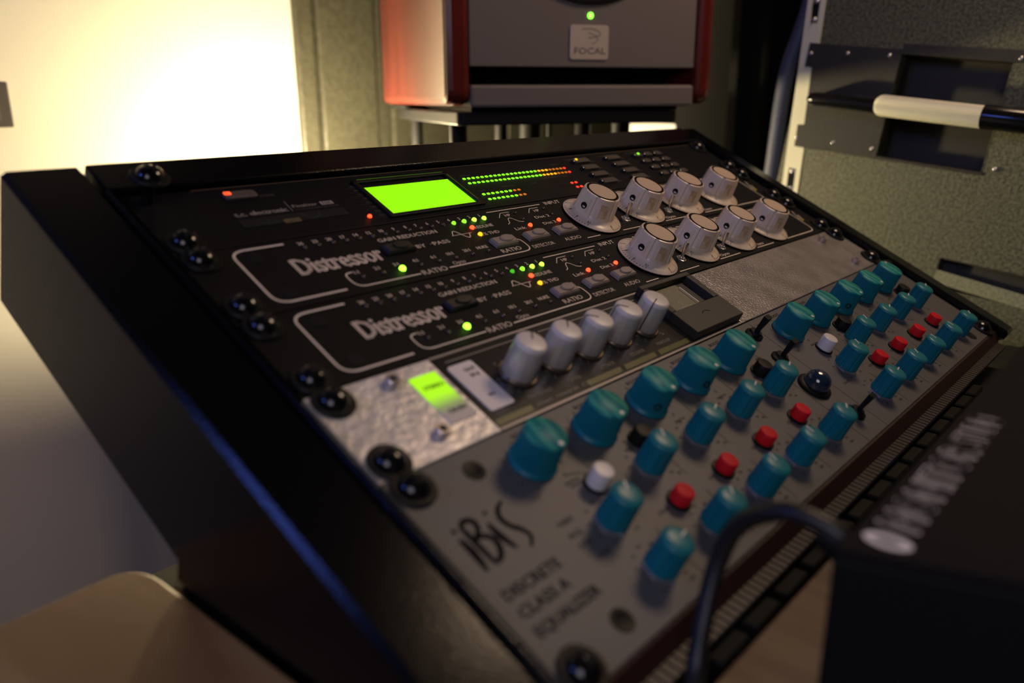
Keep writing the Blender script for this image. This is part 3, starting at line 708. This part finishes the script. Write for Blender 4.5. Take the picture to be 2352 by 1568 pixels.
for bank, (Bs, Ss) in enumerate(((BL, SL), (BR, SR))):
    for i in range(5):
        u = Bs[i]
        p.text('BOOST', u + 2.5, 5.0, 1.9, u + 13); p.text('CUT', u - 13.5, 30.5, 1.6)
        for k in range(11):
            a = radians(230 - 28 * k); t = ('12', '9', '6', '3', '1', '0', '1', '3', '6', '9', '12')[k]
            p.text(t, u + 12.2 * cos(a), 18 - 12.2 * sin(a) + .7, 1.5, align='c')
        for vv in (41.5 if i else 51.5, 73.5):
            for k in range(9):
                a = radians(225 - 33.75 * k); p.text(('20', '35', '60', '90', '150', '240', '360', '500', '750')[k], Ss[i] + 9.6 * cos(a), vv - 9.6 * sin(a) + .5, 1.15, align='c')
        if i: p.line([(u - 18.6, 18), (u - 18.6, 52)], 0.22); p.line([(u - 18.6, 62), (u - 18.6, 86)], 0.22)
        p.text('COLOR', u - 11.5, 59.5, 1.5); p.text('Hz', Ss[i] + 9, 50.5, 1.4); p.text('kHz', Ss[i] + 6, 83.5, 1.4); p.text('BAND IN', u + 4, 31.6, 1.3)
p.line([(258.5, 1.5), (258.5, 88)], 0.22); p.line([(232.5, 18), (232.5, 88)], 0.22)
p.text('ON', 229, 24.5, 2.4); p.text('LINK', 237, 36, 1.5); p.text('BYPASS', 232.8, 66, 1.3); p.text('USUAL', 263, 6, 1.5)
for t, v in (('HARD', 43.5), ('KICK', 49.0), ('LOW', 53.5)): p.text(t, 43.5, v, 2.1)
p.text('HI-ISOLATE', 62, 33.5, 1.5)
p.line(corner((64, 28), (71, 28), (75, 33)), 0.3)
p.done('panel_lettering', mat('worn_black_print', (0.018, 0.016, 0.016), 0.7, spec=0.1), eq)['kind'] = 'stuff'

def ibis_knobs():
    D = {}
    def fl(a, r, z): return r - 0.22 * (1 if (int(round(a / (2 * pi) * 144)) % 2) else 0) if 2.5 < z < 14 else r
    b = bm_(); lathe(b, [(9.6, 0.5), (9.7, 1.4), (9.2, 2.0), (8.9, 2.8), (8.4, 13.9), (8.2, 14.6)], 144, fl=fl); D['big'] = mesh(b, 'knob', teal_side, True, 25)
    b = bm_(); lathe(b, [(8.3, 14.0), (8.2, 14.8), (7.8, 15.2), (0, 15.3)], 48); D['bigcap'] = mesh(b, 'cap', teal_cap, True, 50)
    b = bm_(); lathe(b, [(0.95, 15.2), (0.95, 15.5), (0, 15.55)], 14, 6.4, 0); D['dot'] = mesh(b, 'dot', white_knob, True)
    b = bm_(); m = Matrix.Translation((8.9, 0, 6.5)) @ Matrix.Rotation(radians(87), 4, 'Y')
    lathe(b, [(1.7, -0.6), (1.75, 0.25), (1.25, 0.25), (1.1, -0.4), (0, -0.4)], 18, m=m); D['hole'] = mesh(b, 'hole', mat('dark_teal_hole', (0.01, 0.04, 0.05), 0.2), True)
    def fs(a, r, z):
        d = math.degrees(a) % 45; d = min(d, 45 - d)
        return r - (0.5 if d < 5 else 0) if 2.0 < z < 13.5 else r
    b = bm_(); lathe(b, [(6.3, 1.2), (6.4, 2.2), (6.2, 3.0), (5.9, 13.0), (5.8, 13.9)], 96, fl=fs); D['small'] = mesh(b, 'knob', teal_side, True, 25)
    b = bm_(); lathe(b, [(6.1, 13.4), (6.0, 14.1), (5.3, 14.8), (4.0, 15.2), (0, 15.3)], 40); D['smallcap'] = mesh(b, 'cap', mat('dusty_teal_cap', (0.02, 0.19, 0.21), 0.35, spec=0.3), True, 60)
    b = bm_(); box(b, 1.2, 5.0, -0.32, 0.32, 15.0, 15.35); D['line'] = mesh(b, 'pointer', white_knob)
    b = bm_(); lathe(b, [(7.0, 0), (7.0, 0.5), (6.5, 0.9), (5.2, 1.2), (4, 1.2)], 6); D['nut'] = mesh(b, 'nut', chrome)
    b = bm_(); lathe(b, [(5.1, 0), (5.1, 0.9), (4.7, 1.0)], 28); D['collar'] = mesh(b, 'collar', black_plastic, True)
    for nm, m, R, h in (('red', red_plastic, 4.1, 6.4), ('white', white_knob, 4.3, 8.2), ('black', black_plastic, 4.3, 6.0)):
        b = bm_(); lathe(b, [(R, 0.9), (R, h - .6), (R - .35, h - .1), (R - .8, h), (0, h - .1)], 32); D[nm] = mesh(b, nm, m, True, 50)
    return D
IK = ibis_knobs()
def big(u, dot, hole=None):
    k = sub(IK['big'], 'large_knob', eq, (u, -17.0, 0)); sub(IK['bigcap'], 'marbled_cap', k); sub(IK['dot'], 'pointer_dot', k, (0, 0, 0), radians(dot))
    if hole is not None: sub(IK['hole'], 'screw_hole', k, (0, 0, 0), radians(hole))
for u, d, h in zip(BL, (-82, -86, -88, -88, -85), (None, None, -128, -112, None)): big(u, d, h)
for u, d, h in zip(BR, (-74, -82, -85, -80, 60), (None, None, -135, None, None)): big(u, d, h)
def small(u, v, a):
    n_ = sub(IK['nut'], 'small_knob', eq, (u, -v, 0), 0.3); k = sub(IK['small'], 'knob_body', n_, (0, 0, 0), random.uniform(0, .7))
    sub(IK['smallcap'], 'top_cap', n_); sub(IK['line'], 'pointer_line', n_, (0, 0, 0), radians(a) - 0.3)
for Ss in (SL, SR):
    for i, u in enumerate(Ss):
        small(u, 41.2 if i else 51.2, 60 if i < 2 else 20); small(u, 73.6, (10, 50, 80, 90, 30)[i])
def push(u, v, kind, label=None):
    c = sub(IK['collar'], 'push_button', eq, (u, -v, 0)); sub(IK[kind], 'button_cap', c)
    c['label'] = kind + ' round push button'
for u in (97.5, 132.8, 169.5, 206.3, 317.5, 352.0, 388.5, 425.3): push(u, 59.0, 'red')
push(72.3, 36.6, 'white'); push(289.2, 36.2, 'white')
for u in (110.2, 220.4, 329.3, 442.0): push(u, 29.8, 'black')
b = bm_(); lathe(b, [(5.0, 0), (5.0, 1.2), (3.6, 2.0), (3.2, 3.2), (1.8, 3.2)], 24); TB = mesh(b, 'toggle', black_plastic, True)
b = bm_()
m = Matrix.Rotation(radians(6), 4, 'X')
vs = [b.verts.new(m @ Vector(q)) for q in ((-1.3, -1.0, 2.6), (1.3, -1.0, 2.6), (1.3, 1.0, 2.6), (-1.3, 1.0, 2.6), (-2.6, -1.5, 13.6), (2.6, -1.5, 13.6), (2.6, 1.5, 13.6), (-2.6, 1.5, 13.6))]
for f in ((0, 3, 2, 1), (4, 5, 6, 7), (0, 1, 5, 4), (1, 2, 6, 5), (2, 3, 7, 6), (3, 0, 4, 7)): b.faces.new([vs[i] for i in f])
TBL = mesh(b, 'bat', black_plastic)
for u, v in ((250.4, 9.6), (246.2, 28.8), (247.5, 74.0)):
    t = sub(TB, 'toggle_switch', eq, (u, -v, 0)); sub(TBL, 'bat_lever', t)
b = bm_(); lathe(b, [(9.0, 0), (9.0, 1.4), (8.2, 2.2), (6.9, 2.4)], 32); o = part('pilot_lamp', b, black_plastic, eq, (243.0, -51.3, 0), smooth=True); o['label'] = 'dark blue domed pilot lens'
b = bm_(); lathe(b, [(6.8, 2.0)] + [(r, 4.4 + z) for r, z in dome(6.6, 5.6, 7)], 32); part('lens', b, dark_glass, o, smooth=True, angle=80)
b = bm_(); 
lathe(b, [(4.4, 0.02), (4.4, 0.3), (1.7, 0.3), (1.4, 0.1), (0, 0.1)], 24); RB = mesh(b, 'recessed_bolt', black_plastic, True)
for u, v in ((34.0, 9.8), (34.0, 79.0), (448.6, 81.0)): sub(RB, 'recessed_bolt', eq, (u, -v, 0))

# ------------------------------------------------------------------ wooden desk around the console
wood = mat('pine_worktop', (0.40, 0.245, 0.105), 0.5, spec=0.3, col2=(0.27, 0.14, 0.05), vscale=7, stretch=(5.0, 1.2, 6.0), coat=0.2)
dk = thing('desk', 'pale wooden desk around the black rack console, corner at lower left', 'desk', (0, 0, -900))
b = bm_()
T = 900 + DESK
pts = [(-37.8, -600)] + [(x, y) for x, y in corner((-38.5, -80), (-39, -62), (-52, -62.5))] + [(-420, -86), (-420, -600)]
prism(b, pts[::-1], T - 26, T); part('left_wing', b, wood, dk, bevel=1.5)
b = bm_(); prism(b, [(-420, -600.5), (596, -600.5), (596, -820), (-420, -820)], T - 26, T); part('front_panel', b, wood, dk, bevel=1.5)
b = bm_(); prism(b, [(-37.2, -600), (596, -600), (596, -257), (-37.2, -257)], T - 26, T); part('main_panel', b, mat('shaded_worktop', (0.20, 0.13, 0.07), 0.5, col2=(0.12, 0.07, 0.035), vscale=9, stretch=(6.0, 1.0, 6.0)), dk, bevel=1.5)  # same desk wood, darkened in colour to stand in for shade
b = bm_(); box(b, -37, 590, -300, -30, T - 60, T - 27); part('under_shelf', b, black_wood, dk)
b = bm_(); box(b, -37, 507, -134, -86, T - 27, T - 0.2); part('support_rail', b, black_wood, dk)
for x, y in ((-410, -150), (-410, -800), (550, -800), (550, -300)):
    b = bm_(); box(b, x, x + 40, y, y + 40, 0, T - 26); part('leg', b, wood, dk)

# black keys between console lip and desk edge
kb = thing('slim_keyboard', 'strip of black keys in the gap below the ribbed edging', 'keyboard', (0, 0, DESK - 27))
b = bm_(); box(b, 40, 470, -256, -240, 0.2, 14); part('key_tray', b, black_plastic, kb)
kc = bm_(); box(kc, -10, 10, -3.2, 3.2, 0, 7.5); KC = mesh(kc, 'key', mat('dusty_black_key', (0.010, 0.010, 0.008), 0.6, spec=0.15))
for k in range(14):
    o = sub(KC, 'key', kb, (68 + 24.8 * k, -249.4, 14.1)); q = o.modifiers.new('bevel', 'BEVEL'); q.width = .0008

# ------------------------------------------------------------------ speaker on its stand
YAW = radians(-30)
sp = thing('studio_speaker', 'studio loudspeaker with red wood sides and green pilot light', 'speaker', (352, 154, 31), (0, 0, YAW))
cherry = mat('red_cherry_veneer', (0.19, 0.024, 0.018), 0.26, col2=(0.12, 0.014, 0.010), vscale=7, stretch=(4, 4, 0.7), coat=0.5)
grey_baffle = mat('dark_grey_baffle', (0.19, 0.158, 0.143), 0.6, bump=0.12, bscale=1800)
H = 330
def cheek(x0, x1):
    b = bm_()
    pts = [(0, 14)] + [(y, z) for y, z in corner((0, 12), (1, 0), (16, -0))] + [(285, 0), (285, H), (4, H), (0, H - 6)]
    prism(b, pts, x0, x1, axis='x'); return b
o = part('side_panel', cheek(0 - 7, 14.5), cherry, sp, bevel=6); o = part('side_panel', cheek(226.5, 243), cherry, sp, bevel=5)
b = bm_(); box(b, 14.5, 226.5, 10, 280, 32.5, H - 2); part('cabinet', b, black_plastic, sp)
b = bm_(); box(b, 14.6, 226.4, 4, 10, 31.5, H - 2); part('front_baffle', b, grey_baffle, sp, bevel=1)
b = bm_(); box(b, 14.5, 226.5, 2, 280, -1.5, 17); part('port_shelf', b, grey_baffle, sp, bevel=2.5)
b = bm_(); box(b, 14.5, 226.5, 60, 280, 17, 32.5); part('port_back', b, dark_void, sp)
b = bm_(); lathe(b, [(2.6, 0), (2.6, 0.6), (2.1, 1.0), (0, 1.2)], 20, m=Matrix.Translation((122.8, 4, 73.5)) @ Matrix.Rotation(radians(90), 4, 'X'))
o = part('pilot_light', b, glow('speaker_green_led', (0.20, 1.0, 0.05), 3.5), sp, smooth=True); o['label'] = 'small green pilot light'
b = bm_(); prism(b, rrect(104, 140, 38, 66, 2.6), 3.9, 2.9, axis='y'); badge = part('badge', b, mat('champagne_metal_badge', (0.62, 0.52, 0.42), 0.45, 0.1), sp)
p = Print(0.0); p.text('FOCAL', 108, -42.5, 5.2, 137.5, bold=0.12)
p.line([(q.x, q.y) for q in smooth_path([(115, -62.5, 0), (124, -63, 0), (131, -60.5, 0), (131, -57.5, 0), (121, -55.5, 0)], 5)], [1.2] * 21)
p.line([(q.x, q.y) for q in smooth_path([(121, -60.0, 0), (128, -57.0, 0), (129.5, -53.5, 0), (124.5, -50.5, 0)], 5)], [1.0] * 16)
for v in p.bm.verts: v.co = Vector((v.co.x, 2.75, v.co.y))
part('badge_emblem', p.bm, mat('badge_print', (0.36, 0.31, 0.26), 0.5), badge)
for cx, cz, r in ((121, 165, 83), (121, 288, 34)):
    b = bm_(); m = Matrix.Translation((cx, 4, cz)) @ Matrix.Rotation(radians(90), 4, 'X')
    lathe(b, [(r, 0), (r, 2), (r * .92, 3), (r * .86, 0.5)], 64, m=m); part('driver_ring', b, black_plastic, sp, smooth=True)
    b = bm_(); lathe(b, [(r * .86, 0.6), (r * .8, 2.5), (r * .72, 0.3), (r * .3, -1.5 if r > 50 else 0), (0, 2)], 64, m=m); part('driver_cone', b, mat('tan_driver_cone', (0.30, 0.22, 0.12), 0.5), sp, smooth=True)
b = bm_(); box(b, -6.9, 242.9, 284, 288, 4, H - 4); part('back_panel', b, black_plastic, sp)

st = thing('speaker_stand', 'black floor stand with several columns under the red-sided speaker', 'speaker stand', (352, 154, -900), (0, 0, YAW))
zt = 900 + 29
b = bm_(); prism(b, rrect(4, 214, 6, 262, 6), zt - 14, zt - 3); part('top_plate', b, black_plastic, st, bevel=1.2)
b = bm_(); prism(b, rrect(-2, 70, 190, 274, 5), zt - 2.9, zt + 0.3); part('rear_plate', b, black_plastic, st)
b = bm_(); box(b, 20, 220, 20, 180, zt - 2.9, zt + 0.3); part('rubber_pad', b, black_plastic, st)
b = bm_(); prism(b, rrect(40, 250, 20, 290, 10), 0.5, 12); part('base_plate', b, black_gloss, st)
for x, y, r, nm in ((23, 250, 6.5, 'column'), (18, 56, 8, 'column'), (99, 178, 7, 'column'), (129, 169, 13, 'column'), (141, 144, 2.8, 'column'), (181, 151, 9.6, 'column'), (199, 94, 9.5, 'column')):
    b = bm_(); lathe(b, [(r, 12 if x > 45 + r and y > 25 + r else 600), (r, zt - 14)], 24, x, y); part(nm, b, black_plastic, st, smooth=True)

# ------------------------------------------------------------------ flight case on the right
Xc = Vector((0.9963, -0.0550, -0.0664)); Yc = Vector((0.0618, 0.9925, 0.1052)); Yc = (Yc - Xc * Yc.dot(Xc)).normalized(); Zc = Xc.cross(Yc)
Mc = Matrix(((Xc.x, Yc.x, Zc.x, 0.640), (Xc.y, Yc.y, Zc.y, -0.0217), (Xc.z, Yc.z, Zc.z, ZOFF + 0.0405), (0, 0, 0, 1)))
fc = thing('flight_case', 'dark speckled equipment case with silver-gripped handle at the right', 'flight case')
fc.matrix_world = Mc
b = bm_()
Y0, Y1 = -520, 6
def slab(y0, y1, z0, z1, x0=0, x1=9): box(b, x0, x1, y0, y1, z0, z1)
slab(Y0, Y1, 41, 560); slab(-83, Y1, -46, 41); slab(Y0, -170, -46, 41)
slab(Y0, Y1, -121, -46); slab(-158, Y1, -147, -121); slab(Y0, -330, -147, -121); slab(Y0, Y1, -420, -147)
part('side_panel', b, speck_case, fc)
b = bm_(); box(b, 60, 420, Y0, Y1, -420, 560); box(b, 9, 60, Y0, Y0 + 9, -420, 560); box(b, 9, 60, Y1 - 9, Y1, -420, 560); box(b, 9, 60, Y0, Y1, 551, 560); box(b, 9, 60, Y0, Y1, -420, -411)
part('body', b, speck_case, fc)
dark_case = mat('dark_handle_plate', (0.028, 0.026, 0.018), 0.55, bump=0.5, bscale=700)
b = bm_()
pts = [(2.5, 45), (2.5, 23.5), (-4.5, 23.5), (-9.5, -27.5), (-3, -28.5), (-4.5, -48.5), (-83, -48.5), (-83, 45)]
prism(b, pts, -1.6, -0.05, axis='x'); box(b, -1.6, -0.05, -260, -83, 41, 50); box(b, -1.6, -0.05, -172, -83, -48.5, -46)
o = part('handle_plate', b, dark_case, fc, bevel=0.5)
# recessed dish
b = bm_(); box(b, 24, 26, -172, -81, -48, 43); box(b, 0, 24, -83, -81, -48, 43); box(b, 0, 24, -172, -170, -48, 43); box(b, 0, 24, -170, -83, 41, 43); box(b, 0, 24, -170, -83, -48, -46)
part('handle_dish', b, dark_case, fc)
b = bm_()
def rib(a, r, z): return r + 0.35 * (1 if int(round(a / (2 * pi) * 80)) % 2 else 0)
m = Matrix.Translation((-22, -80, -3)) @ Matrix.Rotation(radians(90), 4, 'X')
lathe(b, [(5.5, 0), (8.0, 3), (8.6, 6), (8.6, 86)], 80, fl=rib, m=m)
grip = part('handle_grip', b, mat('ribbed_aluminium', (0.85, 0.82, 0.62), 0.42, 0.15), fc, smooth=True, angle=20); grip['label'] = 'ribbed silver handle grip'
b = bm_(); m = Matrix.Translation((-22, -18, -4)) @ Matrix.Rotation(radians(90), 4, 'X')
lathe(b, [(3.5, 0), (5.5, 3), (6.0, 8), (6.0, 62)], 24, m=m); box(b, -22, -1, -26, -18, -9, 1)
part('handle_arm', b, black_gloss, fc, smooth=True)
b = bm_(); m = Matrix.Translation((-22, -166, -2.5)) @ Matrix.Rotation(radians(90), 4, 'X')
lathe(b, [(9.5, 0), (9.5, 80), (7, 84)], 28, m=m); box(b, -22, -1, -252, -240, -9, 4)
part('handle_arm', b, black_gloss, fc, smooth=True)
b = bm_(); box(b, 12, 14, -330, -158, -147, -121)
# sloping lit ledge of the lower recess
prism(b, [(-330, -121), (-158, -121), (-158, -122), (-330, -122)], 0, 12, axis='x')
part('lower_recess', b, dark_case, fc)
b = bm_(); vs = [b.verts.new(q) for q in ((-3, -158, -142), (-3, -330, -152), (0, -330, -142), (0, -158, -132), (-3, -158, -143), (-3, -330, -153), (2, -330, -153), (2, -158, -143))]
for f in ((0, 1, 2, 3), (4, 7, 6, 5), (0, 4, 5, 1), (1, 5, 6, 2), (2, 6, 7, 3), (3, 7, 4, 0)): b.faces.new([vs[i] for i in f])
part('recess_ledge', b, mat('painted_lit_lip', (0.34, 0.35, 0.20), 0.5, bump=0.6, bscale=600, col2=(0.22, 0.22, 0.12), vscale=500), fc)  # paler colour than the case stands in for lamplight on the ledge
# metal edge strip with slots
strip_m = mat('pale_metal_strip', (0.92, 0.90, 0.66), 0.4, 0.1)
b = bm_(); k_ = 0.083
def sy(z): return 5 + (z - 82) * k_
slots = [(-91, -69), (62, 84), (200, 222)]
zs = [-160] + [q for s_ in slots for q in s_] + [420]
for a, c in zip(zs[::2], zs[1::2]): prism(b, [(sy(a) - 8.5, a), (sy(a) + 8.5, a), (sy(c) + 8.5, c), (sy(c) - 8.5, c)], -0.9, 0.3, axis='x')
for a, c in slots:
    for d0, d1 in ((-8.5, -3.6), (3.6, 8.5)): prism(b, [(sy(a) + d0, a), (sy(a) + d1, a), (sy(c) + d1, c), (sy(c) + d0, c)], -0.9, 0.3, axis='x')
o = part('edge_strip', b, strip_m, fc); o['label'] = 'pale slotted metal edge strip'
for a, c in slots:
    b = bm_(); prism(b, [(sy(a) - 3.4, a), (sy(a) + 3.4, a), (sy(c) + 3.4, c), (sy(c) - 3.4, c)], -0.2, 0.2, axis='x')
    part('slot_backing', b, dark_void, fc)
b = bm_(); lathe(b, dome(2.6, 1.8, 4), 14); SRV = mesh(b, 'slot_rivet', chrome, True)
for a, c in slots:
    for z_ in (a + 3, c - 3): sub(SRV, 'slot_rivet', fc, (-0.3, sy(z_), z_)).rotation_euler = (0, radians(-90), 0)
b = bm_(); lathe(b, dome(1.9, 1.3, 4), 14); RV = mesh(b, 'rivet', chrome, True)
for y, z in ((-1, 35.6), (-35.5, 38.1), (-72.9, 39.0), (-5.3, -40.6), (-41.1, -40), (-77.6, -40.5), (-175.4, 44.3), (-180, -41.8)):
    o = sub(RV, 'rivet', fc, (-1.5, y, z)); o.rotation_euler = (0, radians(-90), 0)
tb_ = thing('blue_cable', 'thick blue-grey cable hanging behind the speckled case edge', 'cable')
tb_.matrix_world = Mc
b = bm_(); tube(b, smooth_path([(14, 16, 130), (14, 18, 80), (14, 22, 51), (14, 26, 26), (14, 26, -5), (14, 23, -44), (14, 20, -84), (14, 18, -160)], 5), 7.5, 14)
part('sheath', b, mat('blue_grey_sheath', (0.10, 0.11, 0.16), 0.5, bump=0.3, bscale=900), tb_, smooth=True, angle=80)

# stand for the case (a dark cabinet below)
cb = thing('cabinet', 'dark cabinet carrying the speckled equipment case', 'cabinet', (0, 0, -900))
b = bm_(); box(b, 640, 1090, -560, -40, 0.5, 440); part('body', b, black_wood, cb)
b = bm_(); box(b, 632, 640, -550, -50, 20, 430); part('door', b, black_wood, cb, bevel=1)

# ------------------------------------------------------------------ foreground controller and its cable
fgm = mat('dark_grey_device_paint', (0.014, 0.012, 0.0115), 0.8, spec=0.08)
fg = thing('desktop_controller', 'black desktop controller box with blurred white lettering, nearest the camera at the right', 'audio controller', (0, 0, DESK))
b = bm_(); prism(b, [(37, -288), (330, -288), (330, -430), (84, -430)], 2, 57); part('housing', b, black_paint, fg, bevel=1.5)
b = bm_(); prism(b, [(37.5, -288.5), (329.5, -288.5), (329.5, -429.5), (84.5, -429.5)], 57, 60); part('top_plate', b, fgm, fg, bevel=0.8)
p = Print(0.0)
for k in range(2): pass
p.line([(48.5 + 2.6 * cos(a), 297.5 + 4.8 * sin(a)) for a in [i * pi / 12 for i in range(24)]], 2.4, closed=True)
p.text('MONITOR', 57, 302.3, 10.6, 123, bold=0.5); p.text('STUDIO', 127, 302.0, 10.2, 158, bold=0.3)
for v in p.bm.verts: v.co.z = 60.15
part('lettering', p.bm, mat('device_white_print', (0.85, 0.82, 0.85), 0.6), fg)
b = bm_(); lathe(b, [(24, 60), (24, 62), (20, 63), (19, 80), (17, 82), (0, 82)], 40, 160, -350); part('volume_knob', b, black_plastic, fg, smooth=True)
b = bm_(); lathe(b, [(6, 60), (6, 64), (5, 65), (0, 65)], 24, 112, -342); part('button', b, grey_button, fg, smooth=True)
for x in (100, 310):
    for y in (-410, -300):
        b = bm_(); lathe(b, [(6, 0), (6, 2)], 16, x, y); part('foot', b, black_plastic, fg)
cb2 = thing('black_cable', 'black cable arching from the desktop controller down over the desk edge', 'cable')
cb2.location = (0, 0, ZOFF)
b = bm_(); tube(b, smooth_path([(52, -290, -76), (51, -282, -71), (50, -270, -70), (50, -258, -78), (48, -253, -91), (40, -253.5, -107), (30, -257, -121), (10, -268, -124.8), (-30, -300, -124.8)], 8), 2.9, 14)
part('cord', b, mat('black_rubber_cord', (0.010, 0.010, 0.012), 0.4), cb2, smooth=True, angle=80)
b = bm_(); tube(b, [(52, -286.5, -76), (52, -280, -72.5)], 4.6, 14); part('plug', b, black_plastic, cb2, smooth=True)
